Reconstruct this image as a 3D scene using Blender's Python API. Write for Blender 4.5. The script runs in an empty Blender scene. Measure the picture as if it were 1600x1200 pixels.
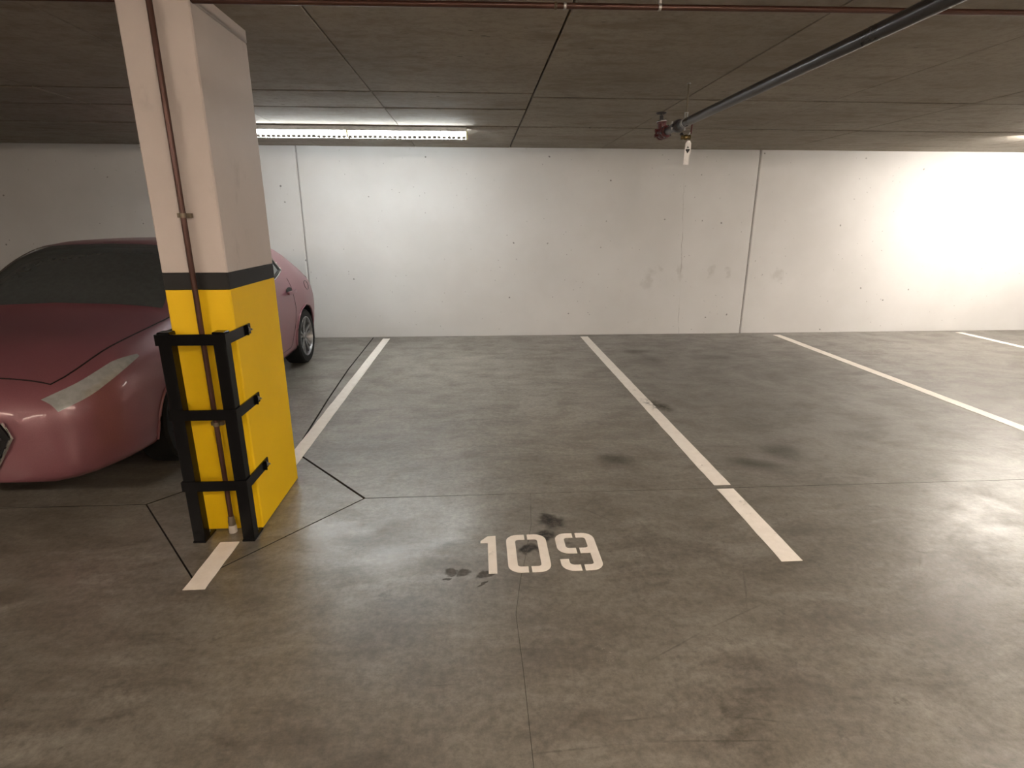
import bpy, bmesh, math, random
from mathutils import Vector, Matrix, Euler

random.seed(7)
SC = bpy.context.scene
COL = SC.collection

# ------------------------------------------------------------------ camera, world, exposure
CAM_H = 1.58595
PITCH, YAW, ROLL, FPX = 0.2859, 0.0616, 0.0013, 863.88
cam_data = bpy.data.cameras.new('camera')
cam_data.sensor_fit = 'HORIZONTAL'
cam_data.sensor_width = 36.0
cam_data.lens = 36.0 * FPX / 1600.0
cam_data.clip_start = 0.05
cam = bpy.data.objects.new('camera', cam_data)
COL.objects.link(cam)
_f = Vector((math.sin(YAW) * math.cos(PITCH), math.cos(YAW) * math.cos(PITCH), -math.sin(PITCH)))
_r0 = Vector((math.cos(YAW), -math.sin(YAW), 0))
_u0 = _r0.cross(_f)
_r = _r0 * math.cos(ROLL) + _u0 * math.sin(ROLL)
_u = -_r0 * math.sin(ROLL) + _u0 * math.cos(ROLL)
cam.matrix_world = Matrix(((_r.x, _u.x, -_f.x, 0), (_r.y, _u.y, -_f.y, 0), (_r.z, _u.z, -_f.z, CAM_H), (0, 0, 0, 1)))
SC.camera = cam

world = bpy.data.worlds.new('world')
SC.world = world
world.use_nodes = True
world.node_tree.nodes['Background'].inputs[0].default_value = (0.02, 0.018, 0.015, 1)
world.node_tree.nodes['Background'].inputs[1].default_value = 0.3

SC.view_settings.view_transform = 'Standard'
SC.view_settings.look = 'None'
SC.view_settings.gamma = 1.0
SC.view_settings.use_curve_mapping = False
SC.view_settings.exposure = 0.5
SC.cycles.use_denoising = True
SC.cycles.max_bounces = 4
SC.cycles.diffuse_bounces = 4
SC.cycles.glossy_bounces = 2
SC.cycles.caustics_reflective = False
SC.cycles.caustics_refractive = False
SC.cycles.sample_clamp_indirect = 8.0
SC.cycles.adaptive_threshold = 0.15
SC.cycles.adaptive_min_samples = 12

COOL_LAMP, COOL_STRENGTH = (0.95, 1.0, 1.0), 34.0
WARM_LAMP, WARM_STRENGTH = (1.0, 0.81, 0.65), 74.0        # aisle lamps
PALE_LAMP, PALE_STRENGTH = (1.0, 0.92, 0.83), 102.0        # end-wall lamp of the next bay, also the added fill strip

# ------------------------------------------------------------------ helpers
WALL_Y, CEIL_Z = 7.874, 2.525
X0, X1, Y0 = -9.0, 10.2, -6.5


def tag(o, label=None, cat=None, group=None, kind=None):
    if label: o['label'] = label
    if cat: o['category'] = cat
    if group: o['group'] = group
    if kind: o['kind'] = kind
    return o


def empty(name, loc=(0, 0, 0), rz=0.0):
    o = bpy.data.objects.new(name, None)
    o.empty_display_size = 0.1
    o.location = loc
    o.rotation_euler = (0, 0, rz)
    COL.objects.link(o)
    return o


def link_mesh(name, me, mat=None, parent=None):
    o = bpy.data.objects.new(name, me)
    if mat is not None and not me.materials:
        me.materials.append(mat)
    COL.objects.link(o)
    if parent is not None:
        o.parent = parent
    return o


class MB:
    """collects simple shapes into one mesh"""
    def __init__(self):
        self.bm = bmesh.new()

    def box(self, lo, hi, bevel=0.0, rot=None, seg=1):
        lo, hi = Vector(lo), Vector(hi)
        c, s = (lo + hi) / 2, hi - lo
        t = bmesh.new()
        bmesh.ops.create_cube(t, size=1.0)
        bmesh.ops.scale(t, vec=s, verts=t.verts)
        if bevel > 0:
            bmesh.ops.bevel(t, geom=list(t.edges), offset=bevel, segments=seg, affect='EDGES', profile=0.7)
        if rot is not None:
            bmesh.ops.rotate(t, cent=(0, 0, 0), matrix=Euler(rot).to_matrix(), verts=t.verts)
        bmesh.ops.translate(t, vec=c, verts=t.verts)
        self.merge(t)
        return self

    def merge(self, t):
        me = bpy.data.meshes.new('tmp')
        t.to_mesh(me)
        t.free()
        self.bm.from_mesh(me)
        bpy.data.meshes.remove(me)

    def lathe(self, prof, a, axis, n=24, cap=True):
        """prof: (radius, distance along axis) pairs, from point a along axis"""
        a = Vector(a)
        d = Vector(axis).normalized()
        h = Vector((0, 0, 1)) if abs(d.z) < 0.9 else Vector((1, 0, 0))
        e1 = d.cross(h).normalized()
        e2 = d.cross(e1).normalized()
        rings = []
        for r, t in prof:
            rings.append([self.bm.verts.new(a + d * t + (e1 * math.cos(2 * math.pi * k / n) + e2 * math.sin(2 * math.pi * k / n)) * max(r, 1e-5)) for k in range(n)])
        for A, B in zip(rings, rings[1:]):
            for k in range(n):
                self.bm.faces.new((A[k], A[(k + 1) % n], B[(k + 1) % n], B[k]))
        if cap:
            self.bm.faces.new(rings[0][::-1])
            self.bm.faces.new(rings[-1])
        return self

    def cyl(self, a, b, r, n=16):
        a, b = Vector(a), Vector(b)
        return self.lathe([(r, 0), (r, (b - a).length)], a, b - a, n)

    def tube(self, pts, r, n=8, closed=False):
        pts = [Vector(p) for p in pts]
        m = len(pts)
        rings = []
        for i, p in enumerate(pts):
            q0 = pts[(i - 1) % m] if (closed or i > 0) else p
            q1 = pts[(i + 1) % m] if (closed or i < m - 1) else p
            d = (q1 - q0).normalized()
            h = Vector((0, 0, 1)) if abs(d.z) < 0.95 else Vector((1, 0, 0))
            e1 = d.cross(h).normalized()
            e2 = d.cross(e1).normalized()
            rings.append([self.bm.verts.new(p + (e1 * math.cos(2 * math.pi * k / n) + e2 * math.sin(2 * math.pi * k / n)) * r) for k in range(n)])
        pairs = list(zip(rings, rings[1:]))
        if closed:
            pairs.append((rings[-1], rings[0]))
        for A, B in pairs:
            for k in range(n):
                self.bm.faces.new((A[k], A[(k + 1) % n], B[(k + 1) % n], B[k]))
        if not closed:
            self.bm.faces.new(rings[0][::-1])
            self.bm.faces.new(rings[-1])
        return self

    def prism(self, pts, z0, z1):
        """extrude a 2-D outline between two heights"""
        lo = [self.bm.verts.new((x, y, z0)) for x, y in pts]
        hi = [self.bm.verts.new((x, y, z1)) for x, y in pts]
        n = len(pts)
        self.bm.faces.new(hi)
        self.bm.faces.new(lo[::-1])
        for k in range(n):
            self.bm.faces.new((lo[k], lo[(k + 1) % n], hi[(k + 1) % n], hi[k]))
        return self

    def build(self, name, mat, parent=None, smooth=False):
        bmesh.ops.recalc_face_normals(self.bm, faces=self.bm.faces)
        me = bpy.data.meshes.new(name)
        self.bm.to_mesh(me)
        self.bm.free()
        if smooth:
            me.polygons.foreach_set('use_smooth', [True] * len(me.polygons))
            me.set_sharp_from_angle(angle=math.radians(smooth if smooth > 1 else 40))
        return link_mesh(name, me, mat, parent)


class NT:
    """tiny node-tree writer"""
    def __init__(self, name):
        self.m = bpy.data.materials.new(name)
        self.m.use_nodes = True
        self.t = self.m.node_tree
        self.b = self.t.nodes['Principled BSDF']
        tc = self.t.nodes.new('ShaderNodeNewGeometry')
        self.pos = tc.outputs['Position']

    def node(self, kind, **kw):
        n = self.t.nodes.new(kind)
        for k, v in kw.items():
            setattr(n, k, v)
        return n

    def put(self, sock, v):
        if isinstance(v, bpy.types.NodeSocket):
            self.t.links.new(v, sock)
        else:
            if sock.type == 'RGBA' and not hasattr(v, '__len__'):
                v = (v, v, v, 1)
            elif sock.type == 'RGBA' and len(v) == 3:
                v = (*v, 1)
            sock.default_value = v

    def mapping(self, vec, loc=(0, 0, 0), rot=(0, 0, 0), scale=(1, 1, 1), kind='POINT'):
        n = self.node('ShaderNodeMapping', vector_type=kind)
        self.put(n.inputs['Vector'], vec)
        n.inputs['Location'].default_value = loc
        n.inputs['Rotation'].default_value = rot
        n.inputs['Scale'].default_value = scale
        return n.outputs[0]

    def noise(self, scale, detail=4, rough=0.55, vec=None, dist=0.0, color=False):
        n = self.node('ShaderNodeTexNoise')
        self.put(n.inputs['Vector'], vec if vec is not None else self.pos)
        n.inputs['Scale'].default_value = scale
        n.inputs['Detail'].default_value = detail
        n.inputs['Roughness'].default_value = rough
        n.inputs['Distortion'].default_value = dist
        return n.outputs['Color' if color else 0]

    def voronoi(self, scale, vec=None, feature='F1', rand=1.0):
        n = self.node('ShaderNodeTexVoronoi', feature=feature)
        self.put(n.inputs['Vector'], vec if vec is not None else self.pos)
        n.inputs['Scale'].default_value = scale
        n.inputs['Randomness'].default_value = rand
        return n.outputs['Distance']

    def ramp(self, v, a, b, lo=0.0, hi=1.0, smooth=True):
        n = self.node('ShaderNodeMapRange', interpolation_type='SMOOTHSTEP' if smooth else 'LINEAR')
        self.put(n.inputs['Value'], v)
        n.inputs['From Min'].default_value = a
        n.inputs['From Max'].default_value = b
        n.inputs['To Min'].default_value = lo
        n.inputs['To Max'].default_value = hi
        return n.outputs[0]

    def math(self, op, a, b=0.0, clamp=False):
        n = self.node('ShaderNodeMath', operation=op, use_clamp=clamp)
        self.put(n.inputs[0], a)
        self.put(n.inputs[1], b)
        return n.outputs[0]

    def mix(self, f, a, b, mode='MIX'):
        n = self.node('ShaderNodeMix', data_type='RGBA', blend_type=mode)
        self.put(n.inputs[0], f)
        self.put(n.inputs[6], a)
        self.put(n.inputs[7], b)
        return n.outputs[2]

    def vadd(self, a, b):
        n = self.node('ShaderNodeVectorMath', operation='ADD')
        self.put(n.inputs[0], a)
        self.put(n.inputs[1], b)
        return n.outputs[0]

    def vscale(self, a, s):
        n = self.node('ShaderNodeVectorMath', operation='SCALE')
        self.put(n.inputs[0], a)
        n.inputs['Scale'].default_value = s
        return n.outputs[0]

    def vlen(self, a):
        n = self.node('ShaderNodeVectorMath', operation='LENGTH')
        self.put(n.inputs[0], a)
        return n.outputs['Value']

    def warp(self, amount, scale, detail=3, vec=None):
        c = self.noise(scale, detail, 0.6, color=True)
        n = self.node('ShaderNodeVectorMath', operation='SUBTRACT')
        self.put(n.inputs[0], c)
        n.inputs[1].default_value = (0.5, 0.5, 0.5)
        return self.vadd(vec if vec is not None else self.pos, self.vscale(n.outputs[0], amount))

    def blob(self, vec, x, y, rx, ry, rz=0.0, soft=0.5):
        """a soft-edged patch of wear, dirt or painted-in light on the floor around (x, y)"""
        p = self.mapping(vec, (x, y, 0), (0, 0, rz), (rx, ry, 1000.0), 'TEXTURE')
        return self.ramp(self.vlen(p), 1.0 - soft, 1.0 + soft * 0.3, 1.0, 0.0)

    def bump(self, h, strength=0.3, dist=0.01):
        n = self.node('ShaderNodeBump')
        n.inputs['Strength'].default_value = strength
        n.inputs['Distance'].default_value = dist
        self.put(n.inputs['Height'], h)
        self.put(self.b.inputs['Normal'], n.outputs[0])

    def set(self, **kw):
        names = dict(color='Base Color', rough='Roughness', metal='Metallic', coat='Coat Weight', coat_rough='Coat Roughness',
                     emit='Emission Color', strength='Emission Strength', spec='Specular IOR Level', alpha='Alpha')
        for k, v in kw.items():
            self.put(self.b.inputs[names[k]], v)
        return self.m


def plain(name, color, rough=0.5, metal=0.0, var=0.08, scale=30.0, **kw):
    """a procedural material with slight tone and gloss variation"""
    n = NT(name)
    c = n.noise(scale, 3)
    f = n.ramp(c, 0.3, 0.7)
    dark = tuple(x * (1 - var) for x in color)
    light = tuple(min(1, x * (1 + var)) for x in color)
    n.set(color=n.mix(f, dark, light), rough=n.ramp(c, 0.3, 0.7, max(0.02, rough - 0.04), rough + 0.04), metal=metal, **kw)
    return n.m


# ------------------------------------------------------------------ materials
def floor_material():
    n = NT('sealed_concrete_floor')
    w = n.warp(0.40, 1.1, 2)
    wv = n.warp(0.13, 9.0, 2)
    big = n.noise(0.6, 3, 0.6, w)
    mid = n.noise(3.0, 5, 0.68, w)
    streak = n.noise(4.2, 5, 0.72, n.mapping(w, (0, 0, 0), (0, 0, 0.25), (0.6, 1.8, 1)))
    fine = n.noise(30, 5, 0.82)
    c = n.mix(n.ramp(big, 0.32, 0.68), (0.142, 0.127, 0.104), (0.200, 0.186, 0.160))
    c = n.mix(n.ramp(mid, 0.40, 0.68, 0.0, 0.60), c, (0.108, 0.090, 0.068))
    c = n.mix(n.ramp(streak, 0.46, 0.72, 0.0, 0.75), c, (0.235, 0.222, 0.195))
    c = n.mix(n.ramp(streak, 0.26, 0.50, 0.70, 0.0), c, (0.066, 0.056, 0.043))
    g = n.ramp(fine, 0.36, 0.66, 1.24, 0.62, False)
    gc = n.node('ShaderNodeCombineColor')
    for k_ in range(3):
        n.put(gc.inputs[k_], g)
    c = n.mix(1.0, c, gc.outputs[0], 'MULTIPLY')
    # scattered small dark marks
    mk = n.ramp(n.noise(7.0, 4, 0.75, n.mapping(w, (2, 5, 0))), 0.64, 0.74)
    c = n.mix(n.math('MULTIPLY', mk, 0.65), c, (0.050, 0.042, 0.033))
    # light balance painted in: empty numbered stall brightened, oil-stained stall to its right dimmed
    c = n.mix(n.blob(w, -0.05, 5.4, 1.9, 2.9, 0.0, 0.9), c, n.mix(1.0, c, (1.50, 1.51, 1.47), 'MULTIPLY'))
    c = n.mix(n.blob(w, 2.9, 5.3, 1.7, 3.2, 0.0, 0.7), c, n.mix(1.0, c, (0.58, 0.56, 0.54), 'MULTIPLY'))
    # little pits and flecks
    pit = n.ramp(n.voronoi(9.0), 0.03, 0.07, 1.0, 0.0)
    sel = n.ramp(mid, 0.50, 0.58)
    c = n.mix(n.math('MULTIPLY', n.math('MULTIPLY', pit, sel), 0.7), c, (0.05, 0.045, 0.04))
    # tyre scuffs
    sc2 = n.voronoi(0.9, n.mapping(w, (3, 1, 0), (0, 0, 0.8), (1, 0.35, 1)), 'DISTANCE_TO_EDGE')
    c = n.mix(n.math('MULTIPLY', n.ramp(sc2, 0.0, 0.006, 0.25, 0.0), n.ramp(mid, 0.46, 0.56)), c, (0.09, 0.08, 0.065))
    # stains with shapes of their own
    def union(vec, items, soft):
        m = None
        for b in items:
            k = n.blob(vec, *b, soft)
            m = k if m is None else n.math('MAXIMUM', m, k)
        return m
    tex = n.noise(26, 3, 0.75)
    black = union(wv, [(0.385, 2.70, 0.075, 0.10, 0.5), (0.33, 2.56, 0.06, 0.09, -0.6), (0.235, 2.44, 0.075, 0.055, 0.2)], 0.6)
    c = n.mix(n.math('MULTIPLY', black, n.ramp(tex, 0.35, 0.62, 0.45, 0.95)), c, (0.022, 0.021, 0.022))
    wet = union(n.warp(0.055, 20.0, 2), [(-0.150, 2.262, 0.036, 0.034, 0), (-0.088, 2.258, 0.038, 0.034, 0), (-0.168, 2.215, 0.025, 0.012, 0), (0.02, 2.235, 0.06, 0.03, 0.2), (0.0, 2.17, 0.04, 0.010, 0.6)], 0.35)
    c = n.mix(n.math('MULTIPLY', wet, n.ramp(tex, 0.35, 0.6, 0.55, 0.85)), c, (0.046, 0.041, 0.034))
    oil = union(w, [(2.07, 6.40, 0.20, 0.24, 0), (2.0, 6.75, 0.30, 0.14, 0), (2.13, 3.62, 0.19, 0.22, 0.4), (1.85, 3.40, 0.18, 0.12, 0), (2.9, 6.45, 0.3, 0.2, 0), (0.92, 3.47, 0.20, 0.13, 0.2)], 0.9)
    c = n.mix(n.math('MULTIPLY', oil, n.ramp(tex, 0.3, 0.7, 0.55, 0.95)), c, (0.040, 0.033, 0.023))
    scorch = n.blob(wv, 1.615, 4.60, 0.10, 0.20, 0.3, 0.9)
    c = n.mix(n.math('MULTIPLY', scorch, n.ramp(tex, 0.36, 0.52)), c, (0.030, 0.022, 0.014))
    smudge = union(wv, [(-0.30, 1.82, 0.055, 0.05, 0), (-0.405, 1.93, 0.14, 0.03, 0.1), (-0.27, 1.78, 0.018, 0.016, 0), (-0.66, 2.06, 0.05, 0.05, 0), (0.95, 1.62, 0.12, 0.06, 0)], 0.8)
    c = n.mix(n.math('MULTIPLY', smudge, n.ramp(tex, 0.45, 0.65, 0.1, 0.6)), c, (0.070, 0.060, 0.048))
    scuff = union(n.warp(0.018, 5.0, 2), [(0.736, 1.73, 0.176, 0.0045, 0.492), (1.066, 1.89, 0.21, 0.0045, 0.425), (0.287, 1.324, 0.205, 0.0045, 0.058), (0.746, 1.323, 0.254, 0.0045, -0.065), (0.5, 1.42, 0.105, 0.0045, 0.081), (0.905, 1.392, 0.133, 0.0045, -0.162), (-0.145, 1.6, 0.074, 0.0045, -0.002), (1.185, 2.073, 0.192, 0.0045, -1.96), (0.661, 2.74, 0.163, 0.0045, -0.824), (1.524, 2.647, 0.155, 0.0045, -1.654)], 0.9)
    c = n.mix(n.math('MULTIPLY', scuff, n.ramp(tex, 0.35, 0.6, 0.25, 0.75)), c, (0.050, 0.042, 0.034))
    scrape = n.blob(wv, 0.47, 1.725, 0.045, 0.05, 0.4, 0.8)
    c = n.mix(n.math('MULTIPLY', scrape, n.ramp(tex, 0.55, 0.66)), c, (0.62, 0.58, 0.52))
    dirt = n.math('MAXIMUM', n.math('MAXIMUM', black, wet), n.math('MAXIMUM', n.math('MULTIPLY', oil, 0.7), scorch))
    n.set(color=c, rough=n.ramp(mid, 0.3, 0.7, 0.29, 0.43), spec=n.ramp(dirt, 0.0, 1.0, 0.95, 0.12))
    n.b.inputs['IOR'].default_value = 1.62
    n.bump(fine, 0.16, 0.004)
    return n.m


def ceiling_material():
    n = NT('bare_concrete_ceiling')
    w = n.warp(0.20, 1.6, 2)
    st = n.noise(3.0, 5, 0.7, n.mapping(w, scale=(0.75, 1.9, 1)))
    big = n.noise(0.7, 3, 0.6)
    c = n.mix(n.ramp(big, 0.3, 0.7), (0.290, 0.257, 0.215), (0.355, 0.322, 0.277))
    c = n.mix(n.ramp(st, 0.46, 0.70, 0.0, 0.60), c, (0.190, 0.160, 0.124))
    c = n.mix(n.ramp(n.noise(22, 3, 0.7), 0.4, 0.7, 0.0, 0.35), c, (0.185, 0.160, 0.130))
    pit = n.ramp(n.voronoi(6.0, n.mapping(w, scale=(0.6, 1.6, 1))), 0.035, 0.08, 1.0, 0.0)
    c = n.mix(n.math('MULTIPLY', n.math('MULTIPLY', pit, n.ramp(big, 0.50, 0.60)), 0.85), c, (0.045, 0.040, 0.034))
    n.set(color=c, rough=0.85, spec=0.3)
    return n.m


def wall_material():
    n = NT('white_painted_concrete')
    big = n.noise(0.9, 4, 0.6)
    c = n.mix(n.ramp(big, 0.3, 0.7), (0.555, 0.548, 0.535), (0.605, 0.600, 0.590))
    pv = n.warp(0.03, 14.0, 1)
    p1 = n.ramp(n.voronoi(4.2, pv), 0.034, 0.064, 1.0, 0.0)
    p2 = n.ramp(n.voronoi(10.0, n.mapping(pv, (5.3, 1, 2.2))), 0.035, 0.085, 1.0, 0.0)
    s1 = n.ramp(n.noise(2.1, 2), 0.37, 0.50)
    pits = n.math('MAXIMUM', n.math('MULTIPLY', p1, s1), n.math('MULTIPLY', p2, n.ramp(big, 0.40, 0.52, 0.0, 0.8)))
    c = n.mix(n.math('MULTIPLY', pits, 0.78), c, (0.13, 0.125, 0.12))
    crack = n.ramp(n.vlen(n.mapping(n.warp(0.05, 6.0, 2), (2.895, WALL_Y, 1.0), (0, -0.047, 0), (0.005, 1000.0, 1.5), 'TEXTURE')), 0.6, 1.0, 1.0, 0.0)
    c = n.mix(n.math('MULTIPLY', crack, n.ramp(n.noise(5.0, 2), 0.40, 0.60, 0.1, 0.6)), c, (0.20, 0.19, 0.18))
    # hand and bumper smudges at waist height on the right
    wv = n.warp(0.30, 8.0, 2)
    sm = None
    for x, z, rx, rz in [(2.43, 0.79, 0.10, 0.15), (2.60, 0.93, 0.06, 0.05), (2.88, 0.90, 0.07, 0.14), (3.35, 0.90, 0.09, 0.07), (3.60, 0.89, 0.06, 0.05), (4.34, 0.84, 0.12, 0.10)]:
        p = n.mapping(wv, (x, WALL_Y, z), (0, 0, 0), (rx, 1000.0, rz), 'TEXTURE')
        k = n.ramp(n.vlen(p), 0.2, 1.2, 1.0, 0.0)
        sm = k if sm is None else n.math('MAXIMUM', sm, k)
    c = n.mix(n.math('MULTIPLY', sm, 0.28), c, (0.30, 0.285, 0.26))
    n.set(color=c, rough=0.6, spec=0.35)
    return n.m


def line_material():
    n = NT('cream_floor_paint')
    v = n.noise(14, 5, 0.65)
    c = n.mix(n.ramp(v, 0.3, 0.7), (0.800, 0.745, 0.675), (0.870, 0.820, 0.750))
    wear = n.noise(9.0, 6, 0.7, n.warp(0.15, 8, 3))
    c = n.mix(n.ramp(wear, 0.60, 0.72, 0.0, 0.55), c, (0.45, 0.42, 0.37))
    chip = n.ramp(n.voronoi(16.0, n.warp(0.04, 20, 3)), 0.05, 0.09, 1.0, 0.0)
    c = n.mix(n.math('MULTIPLY', chip, n.ramp(n.noise(2.2, 2), 0.5, 0.6)), c, (0.16, 0.14, 0.115))
    scorch = n.blob(n.warp(0.13, 9.0, 2), 1.60, 4.62, 0.10, 0.20, 0.3, 0.9)
    c = n.mix(n.math('MULTIPLY', scorch, n.ramp(n.noise(26, 3, 0.75), 0.40, 0.58)), c, (0.030, 0.022, 0.014))
    n.set(color=c, rough=0.55)
    n.bump(v, 0.15, 0.003)
    return n.m


def paint_on_concrete(name, color, rough=0.55, smudge=0.0):
    n = NT(name)
    big = n.noise(1.6, 5, 0.6)
    d = tuple(x * 0.93 for x in color)
    c = n.mix(n.ramp(big, 0.3, 0.7), d, color)
    p = n.ramp(n.voronoi(7.0, n.warp(0.03, 14, 2)), 0.020, 0.042, 1.0, 0.0)
    s = n.ramp(n.noise(3.0, 2), 0.52, 0.62)
    pit = n.math('MULTIPLY', p, s)
    c = n.mix(n.math('MULTIPLY', pit, 0.75), c, tuple(x * 0.18 for x in color))
    if smudge:
        k = n.ramp(n.noise(4.5, 5, 0.65, n.mapping(n.pos, scale=(1, 1, 0.5))), 0.60, 0.74)
        c = n.mix(n.math('MULTIPLY', k, smudge), c, tuple(x * 0.45 for x in color))
    n.set(color=c, rough=rough, spec=0.4)
    n.bump(n.math('SUBTRACT', n.math('MULTIPLY', n.noise(35, 4), 0.15), pit), 0.3, 0.005)
    return n.m


def lamp_material(name, color, strength):
    n = NT(name)
    e = n.node('ShaderNodeEmission')
    e.inputs['Color'].default_value = (*color, 1)
    e.inputs['Strength'].default_value = strength
    n.t.links.new(e.outputs[0], n.t.nodes['Material Output'].inputs['Surface'])
    n.t.nodes.remove(n.b)
    return n.m


M = dict(
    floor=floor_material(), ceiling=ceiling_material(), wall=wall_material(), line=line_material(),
    subfloor=plain('dark_joint_filler', (0.030, 0.026, 0.020), 0.9),
    ceil_gap=plain('dark_ceiling_joint', (0.075, 0.062, 0.050), 0.95),
    wall_gap=plain('grey_wall_joint', (0.34, 0.33, 0.315), 0.8),
    yellow=paint_on_concrete('yellow_column_paint', (0.840, 0.530, 0.0015), 0.6),
    white_col=paint_on_concrete('off_white_column_paint', (0.545, 0.488, 0.458), 0.6, 0.25),
    black_band=paint_on_concrete('charcoal_band_paint', (0.0095, 0.0095, 0.010), 0.65),
    black_steel=plain('black_enamel_steel', (0.0025, 0.0025, 0.003), 0.22, 0.0, 0.0, 1.5, spec=0.22),
    bolt=plain('zinc_bolt', (0.32, 0.32, 0.33), 0.35, 1.0),
    copper=plain('brown_copper_pipe', (0.062, 0.026, 0.018), 0.35, 0.45, 0.1, 4.0),
    copper_dark=plain('tarnished_fitting', (0.16, 0.13, 0.09), 0.5, 0.5),
    pale_collar=plain('pale_mortar_collar', (0.40, 0.37, 0.32), 0.8),
    steel_pipe=plain('dark_grey_steel_pipe', (0.046, 0.041, 0.040), 0.30, 0.35, 0.05, 3.0),
    galv=plain('galvanised_steel', (0.34, 0.34, 0.33), 0.45, 0.7),
    cast=plain('black_cast_coupling', (0.025, 0.022, 0.024), 0.45),
    red=plain('red_valve_enamel', (0.080, 0.007, 0.008), 0.45),
    brass=plain('dull_brass', (0.13, 0.09, 0.035), 0.4, 0.8),
    tag_white=plain('white_tag_plastic', (0.66, 0.65, 0.64), 0.5),
    tag_black=plain('black_tag_print', (0.012, 0.012, 0.012), 0.6),
    housing=plain('white_enamel_housing', (0.55, 0.55, 0.55), 0.4),
    slat=plain('grey_louvre_metal', (0.30, 0.30, 0.29), 0.45),
    holder=plain('yellowed_lampholder', (0.62, 0.58, 0.30), 0.5),
    lens_cool=lamp_material('lit_tube_cool', COOL_LAMP, COOL_STRENGTH),
    lens_pale=lamp_material('lit_tube_pale', PALE_LAMP, PALE_STRENGTH),
    lens_warm=lamp_material('lit_tube_warm', WARM_LAMP, WARM_STRENGTH),
    rubber=plain('black_tyre_rubber', (0.006, 0.006, 0.006), 0.8, spec=0.25),
    alloy=plain('silver_alloy', (0.26, 0.26, 0.265), 0.36, 0.8),
    glass=plain('dark_car_glass', (0.060, 0.068, 0.070), 0.06, 0.0, spec=0.9),
    chrome=plain('bright_chrome', (0.78, 0.78, 0.78), 0.12, 1.0),
    trim=plain('black_car_trim', (0.006, 0.006, 0.0065), 0.5, spec=0.3),
    headlamp=plain('clear_headlamp', (0.42, 0.44, 0.45), 0.08, 0.4),
    taillamp=plain('red_tail_lamp', (0.20, 0.035, 0.045), 0.1),
)
_p = NT('mauve_car_paint')
_v = _p.noise(300, 2)
_p.set(color=_p.mix(_p.ramp(_v, 0.3, 0.7), (0.170, 0.064, 0.078), (0.195, 0.076, 0.092)), rough=0.38, metal=0.15, coat=0.3, coat_rough=0.1)
M['paint'] = _p.m

# ------------------------------------------------------------------ the setting: floor
G = 0.0045          # half the width of a saw cut


def inset_polygon(pts, d):
    """move every edge of a counter-clockwise outline inwards by d"""
    n = len(pts)
    out = []
    for i in range(n):
        p0, p1, p2 = Vector(pts[i - 1]), Vector(pts[i]), Vector(pts[(i + 1) % n])
        e1, e2 = (p1 - p0).normalized(), (p2 - p1).normalized()
        n1, n2 = Vector((-e1.y, e1.x)), Vector((-e2.y, e2.x))
        b = (n1 + n2)
        k = d / max(0.25, b.length_squared / 2)
        out.append(p1 + b * k)
    return out


def slab(name, pts, mat, parent, top, bottom, gap=G, cham=0.004, side=None):
    """one poured slab, its edge slightly rounded, a joint's width short on every side"""
    a = inset_polygon(pts, gap)
    b = inset_polygon(pts, gap + cham)
    mb = MB()
    bm = mb.bm
    sgn = 1 if top > bottom else -1
    lo = [bm.verts.new((p.x, p.y, bottom)) for p in a]
    mi = [bm.verts.new((p.x, p.y, top - sgn * cham)) for p in a]
    hi = [bm.verts.new((p.x, p.y, top)) for p in b]
    n = len(a)
    bm.faces.new(hi)
    bm.faces.new(lo[::-1])
    for A, B in ((lo, mi), (mi, hi)):
        for k in range(n):
            bm.faces.new((A[k], A[(k + 1) % n], B[(k + 1) % n], B[k]))
    o = mb.build(name, mat, parent)
    if side is not None:
        o.data.materials.append(side)
        for f in o.data.polygons:
            if abs(f.normal.z) < 0.9:
                f.material_index = 1
    return o


floor = MB().box((X0, Y0, -0.30), (X1, WALL_Y, -0.03)).build('floor', M['subfloor'])
tag(floor, 'bare grey concrete garage floor with saw-cut joints', 'floor', kind='structure')
DC = (-1.322, 3.018)
DR, DB, DF, DL = (-0.692, 3.018), (-1.322, 3.75), (-1.322, 2.262), (-1.952, 3.018)
LONG = [(-1.349, 4.131), (-1.404, 4.978), (-1.458, 6.10), (-1.491, WALL_Y)]
CRACK = [(0.300, 3.025), (0.270, 2.663), (0.200, 2.30), (0.175, 2.19), (0.138, 1.954), (0.145, 1.643), (0.146, 1.274), (0.150, -1.0), (0.15, Y0)]
YT = 3.028
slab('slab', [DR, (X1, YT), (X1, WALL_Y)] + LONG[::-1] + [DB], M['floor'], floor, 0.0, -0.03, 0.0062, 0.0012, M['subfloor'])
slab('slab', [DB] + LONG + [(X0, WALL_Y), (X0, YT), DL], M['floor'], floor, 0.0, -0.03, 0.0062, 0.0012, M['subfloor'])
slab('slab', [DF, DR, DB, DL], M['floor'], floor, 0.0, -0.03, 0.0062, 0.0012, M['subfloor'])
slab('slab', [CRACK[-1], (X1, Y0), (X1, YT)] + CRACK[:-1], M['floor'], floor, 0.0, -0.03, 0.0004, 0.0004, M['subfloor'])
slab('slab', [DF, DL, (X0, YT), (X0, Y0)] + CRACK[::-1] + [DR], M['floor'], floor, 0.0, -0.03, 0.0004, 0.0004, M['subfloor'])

# ------------------------------------------------------------------ walls
wb = MB().box((X0, WALL_Y + 0.022, -0.3), (X1, WALL_Y + 0.30, CEIL_Z + 0.3)).build('wall_back', M['wall_gap'])
tag(wb, 'white painted concrete end wall with two vertical joints', 'wall', kind='structure')
JL, JR = -2.328, 3.871


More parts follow.
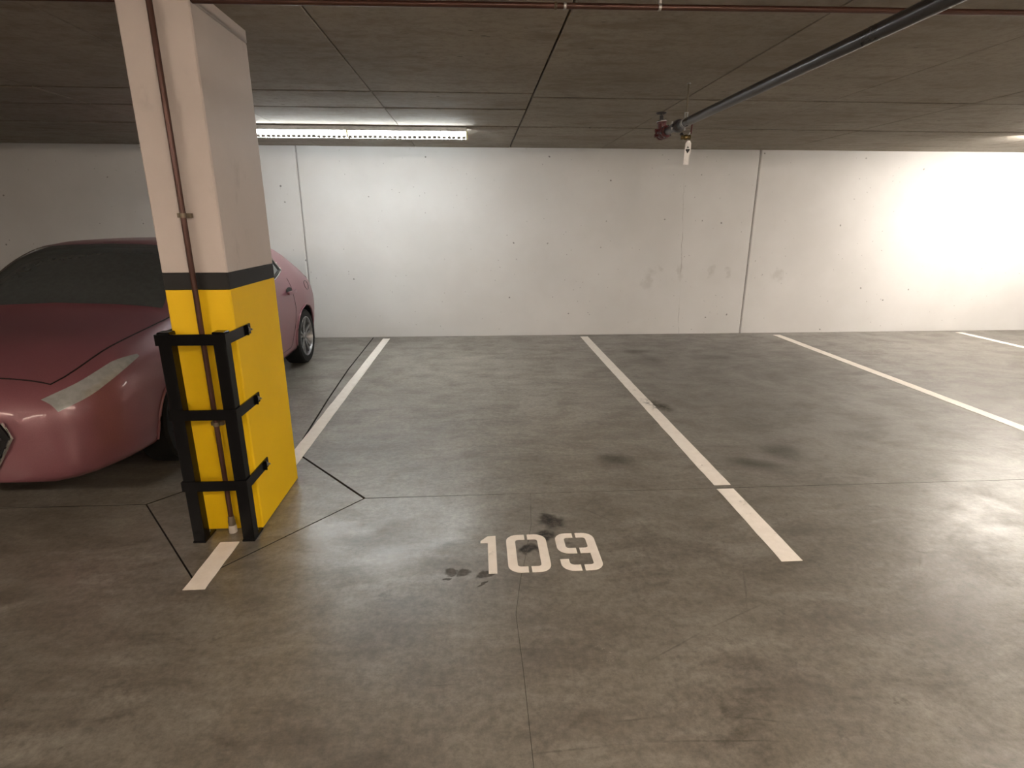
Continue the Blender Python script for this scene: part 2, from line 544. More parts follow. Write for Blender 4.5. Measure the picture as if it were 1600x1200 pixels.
def wall_panel(xa, xb):
    c = 0.012
    pts = [(xa, WALL_Y + 0.022), (xa, WALL_Y + c), (xa + c, WALL_Y), (xb - c, WALL_Y), (xb, WALL_Y + c), (xb, WALL_Y + 0.022)]
    return MB().prism(pts, 0.0, CEIL_Z + 0.04).build('wall_panel', M['wall'], wb)


wall_panel(X0, JL - 0.007)
wall_panel(JL + 0.007, JR - 0.007)
wall_panel(JR + 0.007, X1)
for nm, lo, hi in (('wall_left', (X0 - 0.2, Y0, -0.3), (X0, WALL_Y + 0.3, CEIL_Z + 0.3)),
                   ('wall_right', (X1, Y0, -0.3), (X1 + 0.2, WALL_Y + 0.3, CEIL_Z + 0.3)),
                   ('wall_front', (X0 - 0.2, Y0 - 0.2, -0.3), (X1 + 0.2, Y0, CEIL_Z + 0.3))):
    tag(MB().box(lo, hi).build(nm, M['wall']), 'plain painted concrete garage wall', 'wall', kind='structure')

# ------------------------------------------------------------------ ceiling
ceil = MB().box((X0, Y0, CEIL_Z + 0.030), (X1, WALL_Y + 0.022, CEIL_Z + 0.3)).build('ceiling', M['ceil_gap'])
tag(ceil, 'bare concrete garage ceiling marked by formwork joints', 'ceiling', kind='structure')
XS = [X0, -8.10, -6.88, -5.66, -4.44, -3.22, -2.0, -0.78, 0.451, 1.671, 2.885, 4.10, 5.32, 6.54, 7.76, X1]
for xa, xb in zip(XS, XS[1:]):
    left = xb <= 0.46
    ys = [Y0, -4.9, -2.55, -0.11, 2.23, 4.675, 5.305, 6.20, WALL_Y] if left else [Y0, -4.9, -2.55, -0.11, 2.37, 4.805, 6.22, 7.35, WALL_Y]
    for k, (ya, yb) in enumerate(zip(ys, ys[1:])):
        dz = random.uniform(-0.0015, 0.002)
        if k >= len(ys) - 3 and ya > 6.1:
            dz -= 0.004
        ja, jb = (0.003 if xa == 0.451 else 0.0), (0.003 if xb == 0.451 else 0.0)
        ka = 0.014 if 4.5 < ya < 6.3 else 0.0
        kb = 0.014 if 4.5 < yb < 6.3 else 0.0
        slab('ceiling_panel', [(xa + ja, ya + ka), (xa + ja, yb - kb), (xb - jb, yb - kb), (xb - jb, ya + ka)][::-1], M['ceiling'], ceil, CEIL_Z + dz, CEIL_Z + 0.030, random.choice((0.0022, 0.003, 0.004)), 0.004)

# ------------------------------------------------------------------ painted lines and the stall number


def strip(xa, xb, ya, yb, name, label, group='painted stall lines'):
    n = max(8, int((yb - ya) / 0.08))
    L = [(xa + random.uniform(-0.0018, 0.0018), ya + (yb - ya) * k / n) for k in range(n + 1)]
    R = [(xb + random.uniform(-0.0018, 0.0018), ya + (yb - ya) * k / n) for k in range(n + 1)]
    mb = MB()
    bm = mb.bm
    rows = []
    for (lx, ly), (rx, ry) in zip(L, R):
        rows.append((bm.verts.new((lx, ly, 0.0004)), bm.verts.new((lx, ly, 0.0022)), bm.verts.new((rx, ry, 0.0022)), bm.verts.new((rx, ry, 0.0004))))
    for A, B in zip(rows, rows[1:]):
        for k in range(3):
            bm.faces.new((A[k], A[k + 1], B[k + 1], B[k]))
    bm.faces.new(rows[0])
    bm.faces.new(rows[-1][::-1])
    o = mb.build(name, M['line'])
    return tag(o, label, 'floor marking', group)


strip(-1.341, -1.244, 3.36, 7.74, 'parking_line', 'cream painted line running from the yellow column back to the wall')
strip(-1.341, -1.244, 2.20, 2.585, 'parking_line', 'short cream line stub on the floor in front of the black pipe guard')
strip(1.458, 1.566, 3.062, 7.74, 'parking_line', 'long cream line right of the empty numbered stall, ending at the wall')
strip(1.455, 1.560, 2.252, 3.012, 'parking_line', 'short near length of the right stall line, in front of the cross joint')
strip(4.292, 4.400, 3.062, 7.71, 'parking_line', 'cream line one stall further right, past the oil-stained stall')
strip(4.292, 4.400, 2.25, 3.012, 'parking_line', 'near end of the cream line furthest right, in front of the cross joint')
strip(-4.150, -4.050, 2.25, 7.74, 'parking_line', 'cream line on the far side of the mauve car')
strip(-6.950, -6.850, 2.25, 7.74, 'parking_line', 'cream line furthest left, two stalls beyond the column')
strip(7.130, 7.230, 2.25, 7.74, 'parking_line', 'cream line at the far right edge of the garage')


def arc(cx, cy, r, a0, a1, n=6):
    return [(cx + r * math.cos(math.radians(a0 + (a1 - a0) * k / n)), cy + r * math.sin(math.radians(a0 + (a1 - a0) * k / n))) for k in range(n + 1)]


num = empty('stall_number', (0.29, 2.40, 0))
tag(num, 'cream stencilled stall number 109 painted on the concrete floor', 'floor number')


def glyph(name, outlines):
    holder = None
    for i, pts in enumerate(outlines):
        mb = MB().prism([(x - 0.29, y - 2.40) for x, y in pts], 0.0004, 0.0022)
        if i == 0:
            holder = mb.build(name, M['line'], num)
        else:
            mb.build('stencil_piece', M['line'], holder)


yt, ybm = 2.563, 2.238
glyph('digit_one', [[(-0.007, 2.515), (0.029, 2.558), (0.072, 2.561), (0.071, 2.238), (0.030, 2.238), (0.030, 2.497), (-0.007, 2.497)]])
x0, x1, r, t, ri = 0.125, 0.331, 0.058, 0.046, 0.016
L = [(0.221, yt)] + arc(x0 + r, yt - r, r, 90, 180) + arc(x0 + r, ybm + r, r, 180, 270) + [(0.220, ybm), (0.221, ybm + t)] + \
    arc(x0 + t + ri, ybm + t + ri, ri, 270, 180, 3) + arc(x0 + t + ri, yt - t - ri, ri, 180, 90, 3) + [(0.221, yt - t)]
R = [(x1 + x0 - x + 0.0005, y) for x, y in L][::-1]
glyph('digit_zero', [L, R])
x0, x1 = 0.379, 0.583
ym = 2.380
A = [(0.474, yt)] + arc(x0 + r, yt - r, r, 90, 180) + arc(x0 + r, ym + r, r, 180, 270) + [(0.474, ym), (0.474, ym + t)] + \
    arc(x0 + t + ri, ym + t + ri, ri, 270, 180, 3) + arc(x0 + t + ri, yt - t + 0.004 - ri, ri, 180, 90, 3) + [(0.473, yt - t + 0.004)]
B = [(0.490, yt)] + [(0.490, yt - t + 0.004)] + arc(x1 - t - ri, yt - t + 0.004 - ri, ri, 90, 0, 3) + arc(x1 - t - ri, ym + t + ri, ri, 0, -90, 3) + \
    [(0.491, ym + t), (0.491, ym), (x1 - t + 0.003, ym)] + arc(x1 - t + 0.003 - ri, ybm + t + ri, ri, 0, -90, 3) + [(0.491, ybm + t), (0.490, ybm)] + \
    arc(x1 - r, ybm + r, r, -90, 0) + arc(x1 - r, yt - r, r, 0, 90)
Cc = [(0.381, 2.333), (0.424, 2.333)] + arc(0.424 + 0.022, ybm + t + 0.022, 0.022, 180, 270, 4) + [(0.474, ybm + t), (0.474, ybm)] + arc(0.381 + r, ybm + r, r, 270, 180)
glyph('digit_nine', [A, B, Cc])

# ------------------------------------------------------------------ column with its guard and riser pipe
CX0, CX1, CY0, CY1 = -1.472, -1.172, 2.716, 3.318
col = empty('concrete_column', ((CX0 + CX1) / 2, (CY0 + CY1) / 2, 0))
tag(col, 'square concrete column, yellow below a charcoal band and off-white above', 'column')


def col_box(name, z0, z1, mat, grow=0.0, bevel=0.006):
    hx, hy = (CX1 - CX0) / 2 + grow, (CY1 - CY0) / 2 + grow
    return MB().box((-hx, -hy, z0), (hx, hy, z1), bevel).build(name, mat, col)


col_box('yellow_base', 0.0, 1.2785, M['yellow'])
col_box('charcoal_band', 1.2705, 1.356, M['black_band'], 0.0012)
col_box('white_shaft', 1.350, 2.466, M['white_col'])
col_box('column_head', 2.464, CEIL_Z + 0.012, M['white_col'], 0.002)

guard = empty('pipe_guard', (-1.322, 2.60, 0))
tag(guard, 'black steel guard of two posts and three straps bolted round the column front', 'pipe guard')
GX = -1.322


def gpost(x):
    p = MB().box((x - 0.029 - GX, -0.014, 0.0), (x + 0.029 - GX, 0.046, 1.095), 0.004).build('post', M['black_steel'], guard)
    MB().box((x - 0.032 - GX, -0.018, 0.0), (x + 0.032 - GX, 0.104, 0.012), 0.003).build('base_plate', M['black_steel'], p)
    MB().lathe([(0.009, 0), (0.009, 0.008), (0.004, 0.012)], (x + 0.006 - GX, 0.078, 0.011), (0, 0, 1), 6).build('anchor_bolt', M['bolt'], p)
    return p


PXR, PXL = -1.199, -1.445
gpost(PXR)
gpost(PXL)
for zc in (1.061, 0.694, 0.320):
    h = 0.026
    xr, xl = CX1 + 0.0005, CX0 - 0.0005
    th = 0.008
    pts = [(xl - th, 2.872), (xl - th, 2.578), (xr + th, 2.578), (xr + th, 2.872), (xr, 2.872), (xr, 2.5856), (xl, 2.5856), (xl, 2.872)]
    s = MB().prism([(x - GX, y - 2.60) for x, y in pts], zc - h, zc + h).build('strap', M['black_steel'], guard)
    for sx in (1, -1):
        bx = (xr + th) if sx > 0 else (xl - th)
        MB().lathe([(0.014, 0), (0.014, 0.003), (0.010, 0.003), (0.010, 0.011), (0.005, 0.014), (0.005, 0.022)], (bx - GX, 0.238, zc), (sx, 0, 0), 6).build('strap_bolt', M['bolt'], s)
        # small end stop behind the bolt
        MB().box((bx - GX - (0.002 if sx > 0 else 0.012), 0.214, zc - h), (bx - GX + (0.012 if sx > 0 else 0.002), 0.219, zc + h)).build('strap_lip', M['black_steel'], s)

rx, ry = -1.318, 2.686
riser = empty('riser_pipe', (rx, ry, 0))
tag(riser, 'brown copper riser pipe standing against the yellow column behind the black guard', 'pipe')
MB().cyl((0, 0, 0.02), (0, 0, CEIL_Z - 0.012), 0.0125, 16).build('pipe', M['copper'], riser, True)
MB().lathe([(0.016, 0), (0.018, 0.004), (0.018, 0.030), (0.016, 0.034), (0.016, 0.050), (0.0145, 0.054)], (0, 0, 0.040), (0, 0, 1), 18).build('coupling', M['copper_dark'], riser, True)
MB().lathe([(0.021, 0), (0.020, 0.038), (0.016, 0.044)], (0, 0, 0.001), (0, 0, 1), 18).build('collar', M['pale_collar'], riser, True)
for zc in (0.60, 1.6):
    MB().lathe([(0.015, 0), (0.015, 0.02)], (0, 0, zc), (0, 0, 1), 16).box((-0.03, 0.008, zc), (0.03, 0.029, zc + 0.02)).build('pipe_clip', M['copper_dark'], riser)

# ------------------------------------------------------------------ strip lights


def strip_light(loc, lens, label, group='long ceiling strip lights'):
    """two lamps end to end, front of the housing at local y = 0, right end at local x = 0"""
    t = empty('strip_light', loc)
    tag(t, label, 'strip light', group)
    LN, W = 1.216, 0.13
    MB().box((-2 * LN, -0.002, -0.048), (0, W - 0.004, -0.006), 0.003).build('housing', M['housing'], t)
    for bx_ in (-2 * LN + 0.2, -0.5):
        MB().box((bx_, 0.03, -0.006), (bx_ + 0.3, 0.10, 0.002)).build('mounting_bracket', M['slat'], t)
    for i in range(2):
        xa, xb = -(i + 1) * LN + 0.006, -i * LN - 0.006
        mb = MB()
        prof = [(0.010, -0.046), (0.004, -0.052), (0.004, -0.094), (0.014, -0.106), (W - 0.014, -0.106), (W - 0.004, -0.094), (W - 0.004, -0.052), (W - 0.010, -0.046)]
        A = [mb.bm.verts.new((xa, y, z)) for y, z in prof]
        B = [mb.bm.verts.new((xb, y, z)) for y, z in prof]
        for k in range(len(prof) - 1):
            mb.bm.faces.new((A[k], A[k + 1], B[k + 1], B[k]))
        mb.bm.faces.new(A)
        mb.bm.faces.new(B[::-1])
        ln = mb.build('diffuser', lens, t)
        MB().box((xa, -0.002, -0.0625), (xb, 0.005, -0.0585)).build('seam', M['slat'], ln)
        me = None
        for k in range(24):
            cx = xa + (k + 0.5) * (xb - xa) / 24
            if me is None:
                o = MB().box((-0.0185, -0.006, -0.119), (0.0185, 0.012, -0.093)).build('louvre_slat', M['slat'], ln)
                me = o.data
                o.location.x = cx
            else:
                o = link_mesh('louvre_slat', me, None, ln)
                o.location.x = cx
    for x in (-2 * LN, -LN, 0):
        MB().box((x - 0.009, -0.006, -0.110), (x + 0.009, W + 0.006, -0.046), 0.002).build('lamp_holder', M['holder'] if x > -2 * LN else M['housing'], t)
    return t


strip_light((-0.088, 6.212, CEIL_Z - 0.004), M['lens_cool'], 'lit white strip light on the ceiling close to the end wall')
strip_light((8.60, 6.212, CEIL_Z - 0.004), M['lens_pale'], 'warm strip light further right along the end wall, over the next bay')
strip_light((6.10, 2.05, CEIL_Z - 0.002), M['lens_pale'], 'added pale fill light, unseen, shaped as a strip light on the right')  # fill lamp added out of view to brighten stall, wall and column side
for x, y, where in ((-3.2, -0.9, 'on the left of the near row'), (2.4, -0.9, 'in the middle of the near row'), (8.0, -0.9, 'on the right of the near row'),
                    (-0.4, -4.2, 'on the left of the far row'), (5.2, -4.2, 'on the right of the far row')):
    strip_light((x, y, CEIL_Z - 0.002), M['lens_warm'], 'warm strip light over the drive aisle, ' + where, 'aisle strip lights')

# ------------------------------------------------------------------ copper pipe under the ceiling
cz = 2.470
cp = empty('ceiling_pipe', (0.8, 2.70, cz))
tag(cp, 'thin brown copper pipe crossing just under the ceiling at the top', 'pipe')
pts = [(-8.0, 2.93), (-3.0, 2.78), (-0.5, 2.728), (0.165, 2.708), (0.80, 2.694), (1.41, 2.676), (4.0, 2.62), (9.9, 2.50)]
MB().tube([(x - 0.8, y - 2.70, 0) for x, y in pts], 0.0120, 14).build('pipe', M['copper'], cp, True)
for x, y in ((0.345, 2.7045), (0.385, 2.7035), (-2.9, 2.778), (3.2, 2.637)):
    MB().lathe([(0.0125, 0), (0.0148, 0.002), (0.0148, 0.010), (0.0125, 0.012)], (x - 0.8, y - 2.70, 0), (1, -0.02, 0), 16).build('solder_ring', M['galv'] if x > 0.38 and x < 1 else M['copper_dark'], cp, True)
for x, y in ((0.80, 2.694), (-2.0, 2.76), (3.6, 2.63)):
    h = MB().lathe([(0.0145, -0.006), (0.0145, 0.006)], (x - 0.8, y - 2.70, 0), (1, 0, 0), 16)
    h.box((x - 0.8 - 0.007, y - 2.70 - 0.004, 0.012), (x - 0.8 + 0.007, y - 2.70 + 0.004, 0.053))
    o = h.build('hanger', M['galv'], cp)
    MB().box((x - 0.8 - 0.02, y - 2.70 - 0.012, 0.051), (x - 0.8 + 0.02, y - 2.70 + 0.012, 0.0555), 0.001).build('hanger_plate', M['galv'], o)

# ------------------------------------------------------------------ sprinkler main with drain valve
sx, sz = 1.512, 2.270
sp = empty('sprinkler_pipe', (sx, 4.5, sz))
tag(sp, 'dark grey steel sprinkler pipe hanging below the ceiling on the right', 'pipe')
MB().lathe([(0.0295, 0), (0.0295, 10.550)], (0, -10.4, 0), (0, 1, 0), 24).build('pipe', M['steel_pipe'], sp, True)
MB().lathe([(0.0305, 0), (0.0325, 0.002), (0.0325, 0.010), (0.0305, 0.012)], (0, -0.215, 0), (0, 1, 0), 24).build('groove_ring', M['galv'], sp, True)
cpl = MB().lathe([(0.031, 0), (0.043, 0.004), (0.045, 0.012), (0.045, 0.040), (0.043, 0.048), (0.031, 0.052)], (0, -0.120, 0), (0, 1, 0), 24)
cpl.box((-0.058, -0.116, -0.011), (-0.036, -0.072, 0.011), 0.003).box((0.036, -0.116, -0.011), (0.058, -0.072, 0.011), 0.003)
cpl = cpl.build('grooved_coupling', M['cast'], sp, 30)
for s in (-1, 1):
    MB().cyl((s * 0.048, -0.094, -0.030), (s * 0.048, -0.094, 0.030), 0.006, 8).build('coupling_bolt', M['galv'], cpl)
for y in (-0.238, -3.0, -5.8):
    c = MB().lathe([(0.032, 0), (0.032, 0.014)], (0, y - 0.007, 0), (0, 1, 0), 24)
    c.box((-0.012, y - 0.008, 0.030), (-0.008, y + 0.008, 0.066)).box((0.008, y - 0.008, 0.030), (0.012, y + 0.008, 0.066)).box((-0.014, y - 0.009, 0.062), (0.014, y + 0.009, 0.067))
    c = c.build('clevis_hanger', M['galv'], sp)
    MB().cyl((0, y, 0.060), (0, y, CEIL_Z - sz + 0.004), 0.0048, 10).lathe([(0.009, 0), (0.009, 0.008)], (0, y, 0.068), (0, 0, 1), 6).build('threaded_rod', M['copper_dark'], c)
    MB().lathe([(0.016, 0), (0.016, 0.004)], (0, y, CEIL_Z - sz - 0.004), (0, 0, 1), 12).build('rod_washer', M['galv'], c)

# red gate valve closing the end of the main
vy = 4.735
vx = sx - 0.005
va = empty('gate_valve', (vx, vy, sz))
tag(va, 'red gate valve with a small handwheel at the end of the sprinkler pipe', 'valve')
MB().lathe([(0.036, -0.075), (0.044, -0.072), (0.044, -0.052), (0.036, -0.048), (0.046, -0.030), (0.052, 0.0), (0.046, 0.030), (0.036, 0.048), (0.048, 0.052), (0.048, 0.066), (0.030, 0.068)],
           (0, 0, 0), (0, 1, 0), 24).lathe([(0.034, 0.0), (0.033, 0.070), (0.040, 0.072), (0.040, 0.080)], (-0.012, 0, 0), (-0.12, 0, 1), 20).build('body', M['red'], va, 35)
MB().lathe([(0.041, 0), (0.041, 0.006)], (-0.0225, 0, 0.079), (-0.12, 0, 1), 20).build('bonnet_gasket', M['galv'], va)
MB().lathe([(0.036, 0), (0.034, 0.006), (0.016, 0.010), (0.014, 0.040), (0.007, 0.042), (0.007, 0.066)], (-0.023, 0, 0.085), (-0.12, 0, 1), 18).build('bonnet', M['cast'], va, 35)
hw = MB()
hc = Vector((-0.030, 0, 0.142))
hw.tube([hc + Vector((0.036 * math.cos(a), 0.036 * math.sin(a), 0)) for a in [2 * math.pi * k / 20 for k in range(20)]], 0.005, 8, True)
for k in range(4):
    a = math.pi / 2 * k + 0.4
    hw.cyl(hc, hc + Vector((0.036 * math.cos(a), 0.036 * math.sin(a), 0)), 0.0035, 6)
hw.build('handwheel', M['cast'], va, 50)
for k in range(6):
    a = math.pi / 3 * k + 0.3
    MB().cyl((0.043 * math.cos(a) , -0.080, 0.043 * math.sin(a)), (0.043 * math.cos(a), -0.046, 0.043 * math.sin(a)), 0.0055, 6).build('flange_bolt', M['cast'], va)
for z in (-0.020, 0.016):
    MB().lathe([(0.010, 0), (0.010, 0.026), (0.014, 0.026), (0.014, 0.034)], (-0.038, 0, z), (-1, 0, -0.1), 8).build('side_plug', M['red'], va)

# small brass drain valve under the coupling
bx, by, bz = 1.556, 4.36, 2.186
dv = empty('drain_valve', (bx, by, bz))
tag(dv, 'small brass ball valve with a red lever below the sprinkler coupling', 'valve')
MB().cyl((-0.024, 0.036, 0.030), (-0.014, 0.020, 0.006), 0.012, 12).build('nipple', M['cast'], dv, True)
MB().lathe([(0.013, -0.036), (0.016, -0.034), (0.016, -0.022), (0.013, -0.018), (0.019, -0.008), (0.019, 0.008), (0.013, 0.018), (0.016, 0.022), (0.016, 0.034), (0.012, 0.036)],
           (0, 0, 0), (1, -0.15, 0.02), 14).build('valve_body', M['brass'], dv, 30)
MB().cyl((0.018, 0, 0.012), (0.030, -0.002, 0.034), 0.005, 8).build('valve_stem', M['galv'], dv)
MB().box((0.034, -0.011, 0.022), (0.043, 0.006, 0.100), 0.003, (0, 0.06, 0)).build('lever', M['red'], dv)

# tag hanging from the drain valve
tg = empty('valve_tag', (1.573, 4.345, 2.166))
tag(tg, 'white hanging tag with a black diamond mark under the brass valve', 'tag')


def tag_plate(name, pts, y, mat, parent, th=0.0015):
    mb = MB()
    mb.prism(pts, 0, th)
    bmesh.ops.transform(mb.bm, matrix=Matrix.Translation((0, y, 0)) @ Matrix.Rotation(math.pi / 2, 4, 'X'), verts=mb.bm.verts)
    return mb.build(name, mat, parent)


pl = tag_plate('tag_plate', [(-0.024, -0.100), (0.022, -0.100), (0.024, -0.024), (0.013, -0.004), (-0.008, -0.004), (-0.020, -0.024)], 0.0, M['tag_white'], tg)
tag_plate('tag_plate', [(-0.024, -0.170), (0.017, -0.170), (0.018, -0.080), (-0.021, -0.080)], 0.003, M['tag_white'], tg)
tag_plate('diamond_mark', [(0.000, -0.093), (0.0165, -0.068), (0.0145, -0.062), (-0.0145, -0.062), (-0.0165, -0.068)], -0.0018, M['tag_black'], pl, 0.0006)
tag_plate('diamond_mark', [(-0.009, -0.057), (0.009, -0.057), (0.000, -0.040)], -0.0018, M['tag_black'], pl, 0.0006)
MB().tube([(0, 0, -0.010), (-0.004, 0.006, 0.006), (0.0, 0.012, 0.022)], 0.0012, 6).build('tag_wire', M['galv'], tg)

# ------------------------------------------------------------------ the car
CAR_Y, CAR_X = 7.40, -2.862      # rear bumper and centre line; nose towards the aisle
ST = [
    (0.00, [.46, .49, .55, .63, .71, .78, .83, .87, .88], [.40, .47, .52, .54, .53, .50, .44, .27, 0]),
    (0.05, [.34, .39, .50, .64, .76, .83, .88, .92, .94], [.47, .55, .60, .615, .60, .56, .49, .32, 0]),
    (0.15, [.28, .33, .48, .65, .80, .89, .96, 1.01, 1.03], [.57, .66, .71, .725, .70, .65, .56, .36, 0]),
    (0.35, [.24, .30, .46, .66, .85, .95, 1.06, 1.11, 1.14], [.68, .76, .81, .82, .79, .73, .60, .38, 0]),
    (0.65, [.22, .28, .46, .67, .88, .99, 1.18, 1.23, 1.255], [.76, .84, .87, .882, .85, .79, .605, .40, 0]),
    (0.97, [.21, .27, .46, .67, .88, 1.01, 1.285, 1.325, 1.345], [.78, .86, .892, .902, .872, .822, .61, .42, 0]),
    (1.40, [.20, .25, .45, .66, .87, 1.00, 1.36, 1.395, 1.41], [.79, .865, .885, .895, .875, .835, .61, .43, 0]),
    (2.00, [.20, .24, .45, .65, .86, .985, 1.405, 1.435, 1.446], [.79, .865, .88, .89, .875, .845, .60, .43, 0]),
    (2.50, [.20, .24, .45, .65, .86, .975, 1.395, 1.43, 1.442], [.79, .865, .88, .89, .875, .845, .60, .43, 0]),
    (2.85, [.20, .24, .45, .65, .855, .965, 1.32, 1.365, 1.385], [.79, .865, .88, .89, .875, .84, .615, .43, 0]),
    (3.20, [.20, .25, .45, .65, .85, .955, 1.135, 1.185, 1.205], [.79, .865, .885, .895, .875, .83, .66, .43, 0]),
    (3.48, [.21, .26, .46, .66, .845, .94, .985, 1.015, 1.03], [.785, .86, .89, .90, .872, .815, .70, .42, 0]),
    (3.70, [.21, .27, .46, .66, .835, .92, .950, .975, .985], [.78, .86, .892, .902, .868, .80, .69, .41, 0]),
    (4.10, [.22, .27, .45, .62, .78, .86, .895, .925, .935], [.76, .83, .868, .872, .838, .76, .64, .38, 0]),
    (4.38, [.22, .26, .42, .57, .70, .765, .80, .825, .835], [.68, .75, .79, .792, .755, .685, .58, .36, 0]),
    (4.52, [.23, .26, .40, .54, .65, .70, .73, .75, .757], [.57, .64, .68, .68, .64, .57, .48, .30, 0]),
    (4.60, [.27, .31, .41, .51, .59, .63, .65, .66, .665], [.42, .48, .52, .52, .48, .43, .36, .22, 0]),
]


def hermite(xs, ys, x):
    n = len(xs)
    x = min(max(x, xs[0]), xs[-1])
    i = 0
    while i < n - 2 and x > xs[i + 1]:
        i += 1

    def slope(k):
        if k == 0: return (ys[1] - ys[0]) / (xs[1] - xs[0])
        if k == n - 1: return (ys[-1] - ys[-2]) / (xs[-1] - xs[-2])
        a, b = (ys[k] - ys[k - 1]) / (xs[k] - xs[k - 1]), (ys[k + 1] - ys[k]) / (xs[k + 1] - xs[k])
        return 0.0 if a * b <= 0 else 2 * a * b / (a + b)
    h = xs[i + 1] - xs[i]
    t = (x - xs[i]) / h
    return ((2 * t**3 - 3 * t**2 + 1) * ys[i] + (t**3 - 2 * t**2 + t) * h * slope(i) + (-2 * t**3 + 3 * t**2) * ys[i + 1] + (t**3 - t**2) * h * slope(i + 1))


US = [s[0] for s in ST]
_cache = {}


def car_section(u):
    k = round(u, 4)
    if k not in _cache:
        _cache[k] = ([hermite(US, [s[2][j] for s in ST], u) for j in range(9)], [hermite(US, [s[1][j] for s in ST], u) for j in range(9)])
    return _cache[k]


RR = list(range(9))


def car_pt(u, r, side=1, off=0.0):
    """point on the body: u metres from the rear bumper, r = 0 sill .. 8 centre line; nearer side is +1"""
    w, z = car_section(u)
    p = Vector((hermite(RR, w, r) * side, -u, hermite(RR, z, r)))
    if off:
        e = 0.02
        a = car_pt(min(u + e, 4.6), r) - car_pt(max(u - e, 0), r)
        b = car_pt(u, min(r + 0.1, 8)) - car_pt(u, max(r - 0.1, 0))
        n = b.cross(a)
        if n.length > 1e-9:
            n.normalize()
            if n.x < 0 and r < 7: n = -n
            if r >= 7 and n.z < 0: n = -n
            p += Vector((n.x * side, n.y, n.z)) * off
    return p


car = empty('parked_car', (CAR_X, CAR_Y, 0))
tag(car, 'mauve pink hatchback parked tail to the wall behind the yellow column', 'car')

# body shell
uu = sorted(set([round(4.6 * k / 64, 4) for k in range(65)] + [0.02, 0.04, 0.10, 4.56, 4.58]))
rr = [k / 4 for k in range(33)]
mb = MB()
bm = mb.bm
rings = []
for u in uu:
    rg = [bm.verts.new(car_pt(u, r, 1)) for r in rr]
    rg += [bm.verts.new(car_pt(u, r, -1)) for r in rr[-2::-1]]
    rings.append(rg)
for A_, B_ in zip(rings, rings[1:]):
    n = len(A_)
    for k in range(n):
        bm.faces.new((A_[k], A_[(k + 1) % n], B_[(k + 1) % n], B_[k]))
bm.faces.new(rings[0])
bm.faces.new(rings[-1][::-1])
body = mb.build('body', M['paint'], car, 50)
body.data.materials.append(M['trim'])
WHEELS = [(0.97, 1), (0.97, -1), (3.69, 1), (3.69, -1)]
cut = MB()
for u, s in WHEELS:
    cut.cyl((s * 0.60, -u, 0.325), (s * 1.05, -u, 0.325), 0.350, 40)
cutter = cut.build('cutter', M['trim'], car)
md = body.modifiers.new('arches', 'BOOLEAN')
md.operation = 'DIFFERENCE'
md.solver = 'EXACT'
md.material_mode = 'TRANSFER'
md.object = cutter
bpy.context.view_layer.update()
dg = bpy.context.evaluated_depsgraph_get()
nm = bpy.data.meshes.new_from_object(body.evaluated_get(dg))
body.modifiers.clear()
old = body.data
body.data = nm
bpy.data.meshes.remove(old)
nm.name = 'body'
for o in [cutter]:
    me = o.data
    bpy.data.objects.remove(o)
    bpy.data.meshes.remove(me)


def patch(name, mat, u0, u1, rlo, rhi, side, off=0.003, nu=20, nr=6, parent=None):
    """a skin over the body between two curves rlo(u) and rhi(u)"""
    mb = MB()
    g = []
    for i in range(nu + 1):
        u = u0 + (u1 - u0) * i / nu
        a, b = rlo(u), rhi(u)
        g.append([mb.bm.verts.new(car_pt(u, a + (b - a) * j / nr, side, off)) for j in range(nr + 1)])
    for i in range(nu):
        for j in range(nr):
            mb.bm.faces.new((g[i][j], g[i + 1][j], g[i + 1][j + 1], g[i][j + 1]))
    bmesh.ops.remove_doubles(mb.bm, verts=mb.bm.verts, dist=1e-5)
    if side > 0:
        pass
    return mb.build(name, mat, parent or car, 60)


def lerp(xs, ys):
    def f(u):
        u = min(max(u, xs[0]), xs[-1])
        for i in range(len(xs) - 1):
            if u <= xs[i + 1]:
                return ys[i] + (ys[i + 1] - ys[i]) * (u - xs[i]) / (xs[i + 1] - xs[i])
        return ys[-1]
    return f


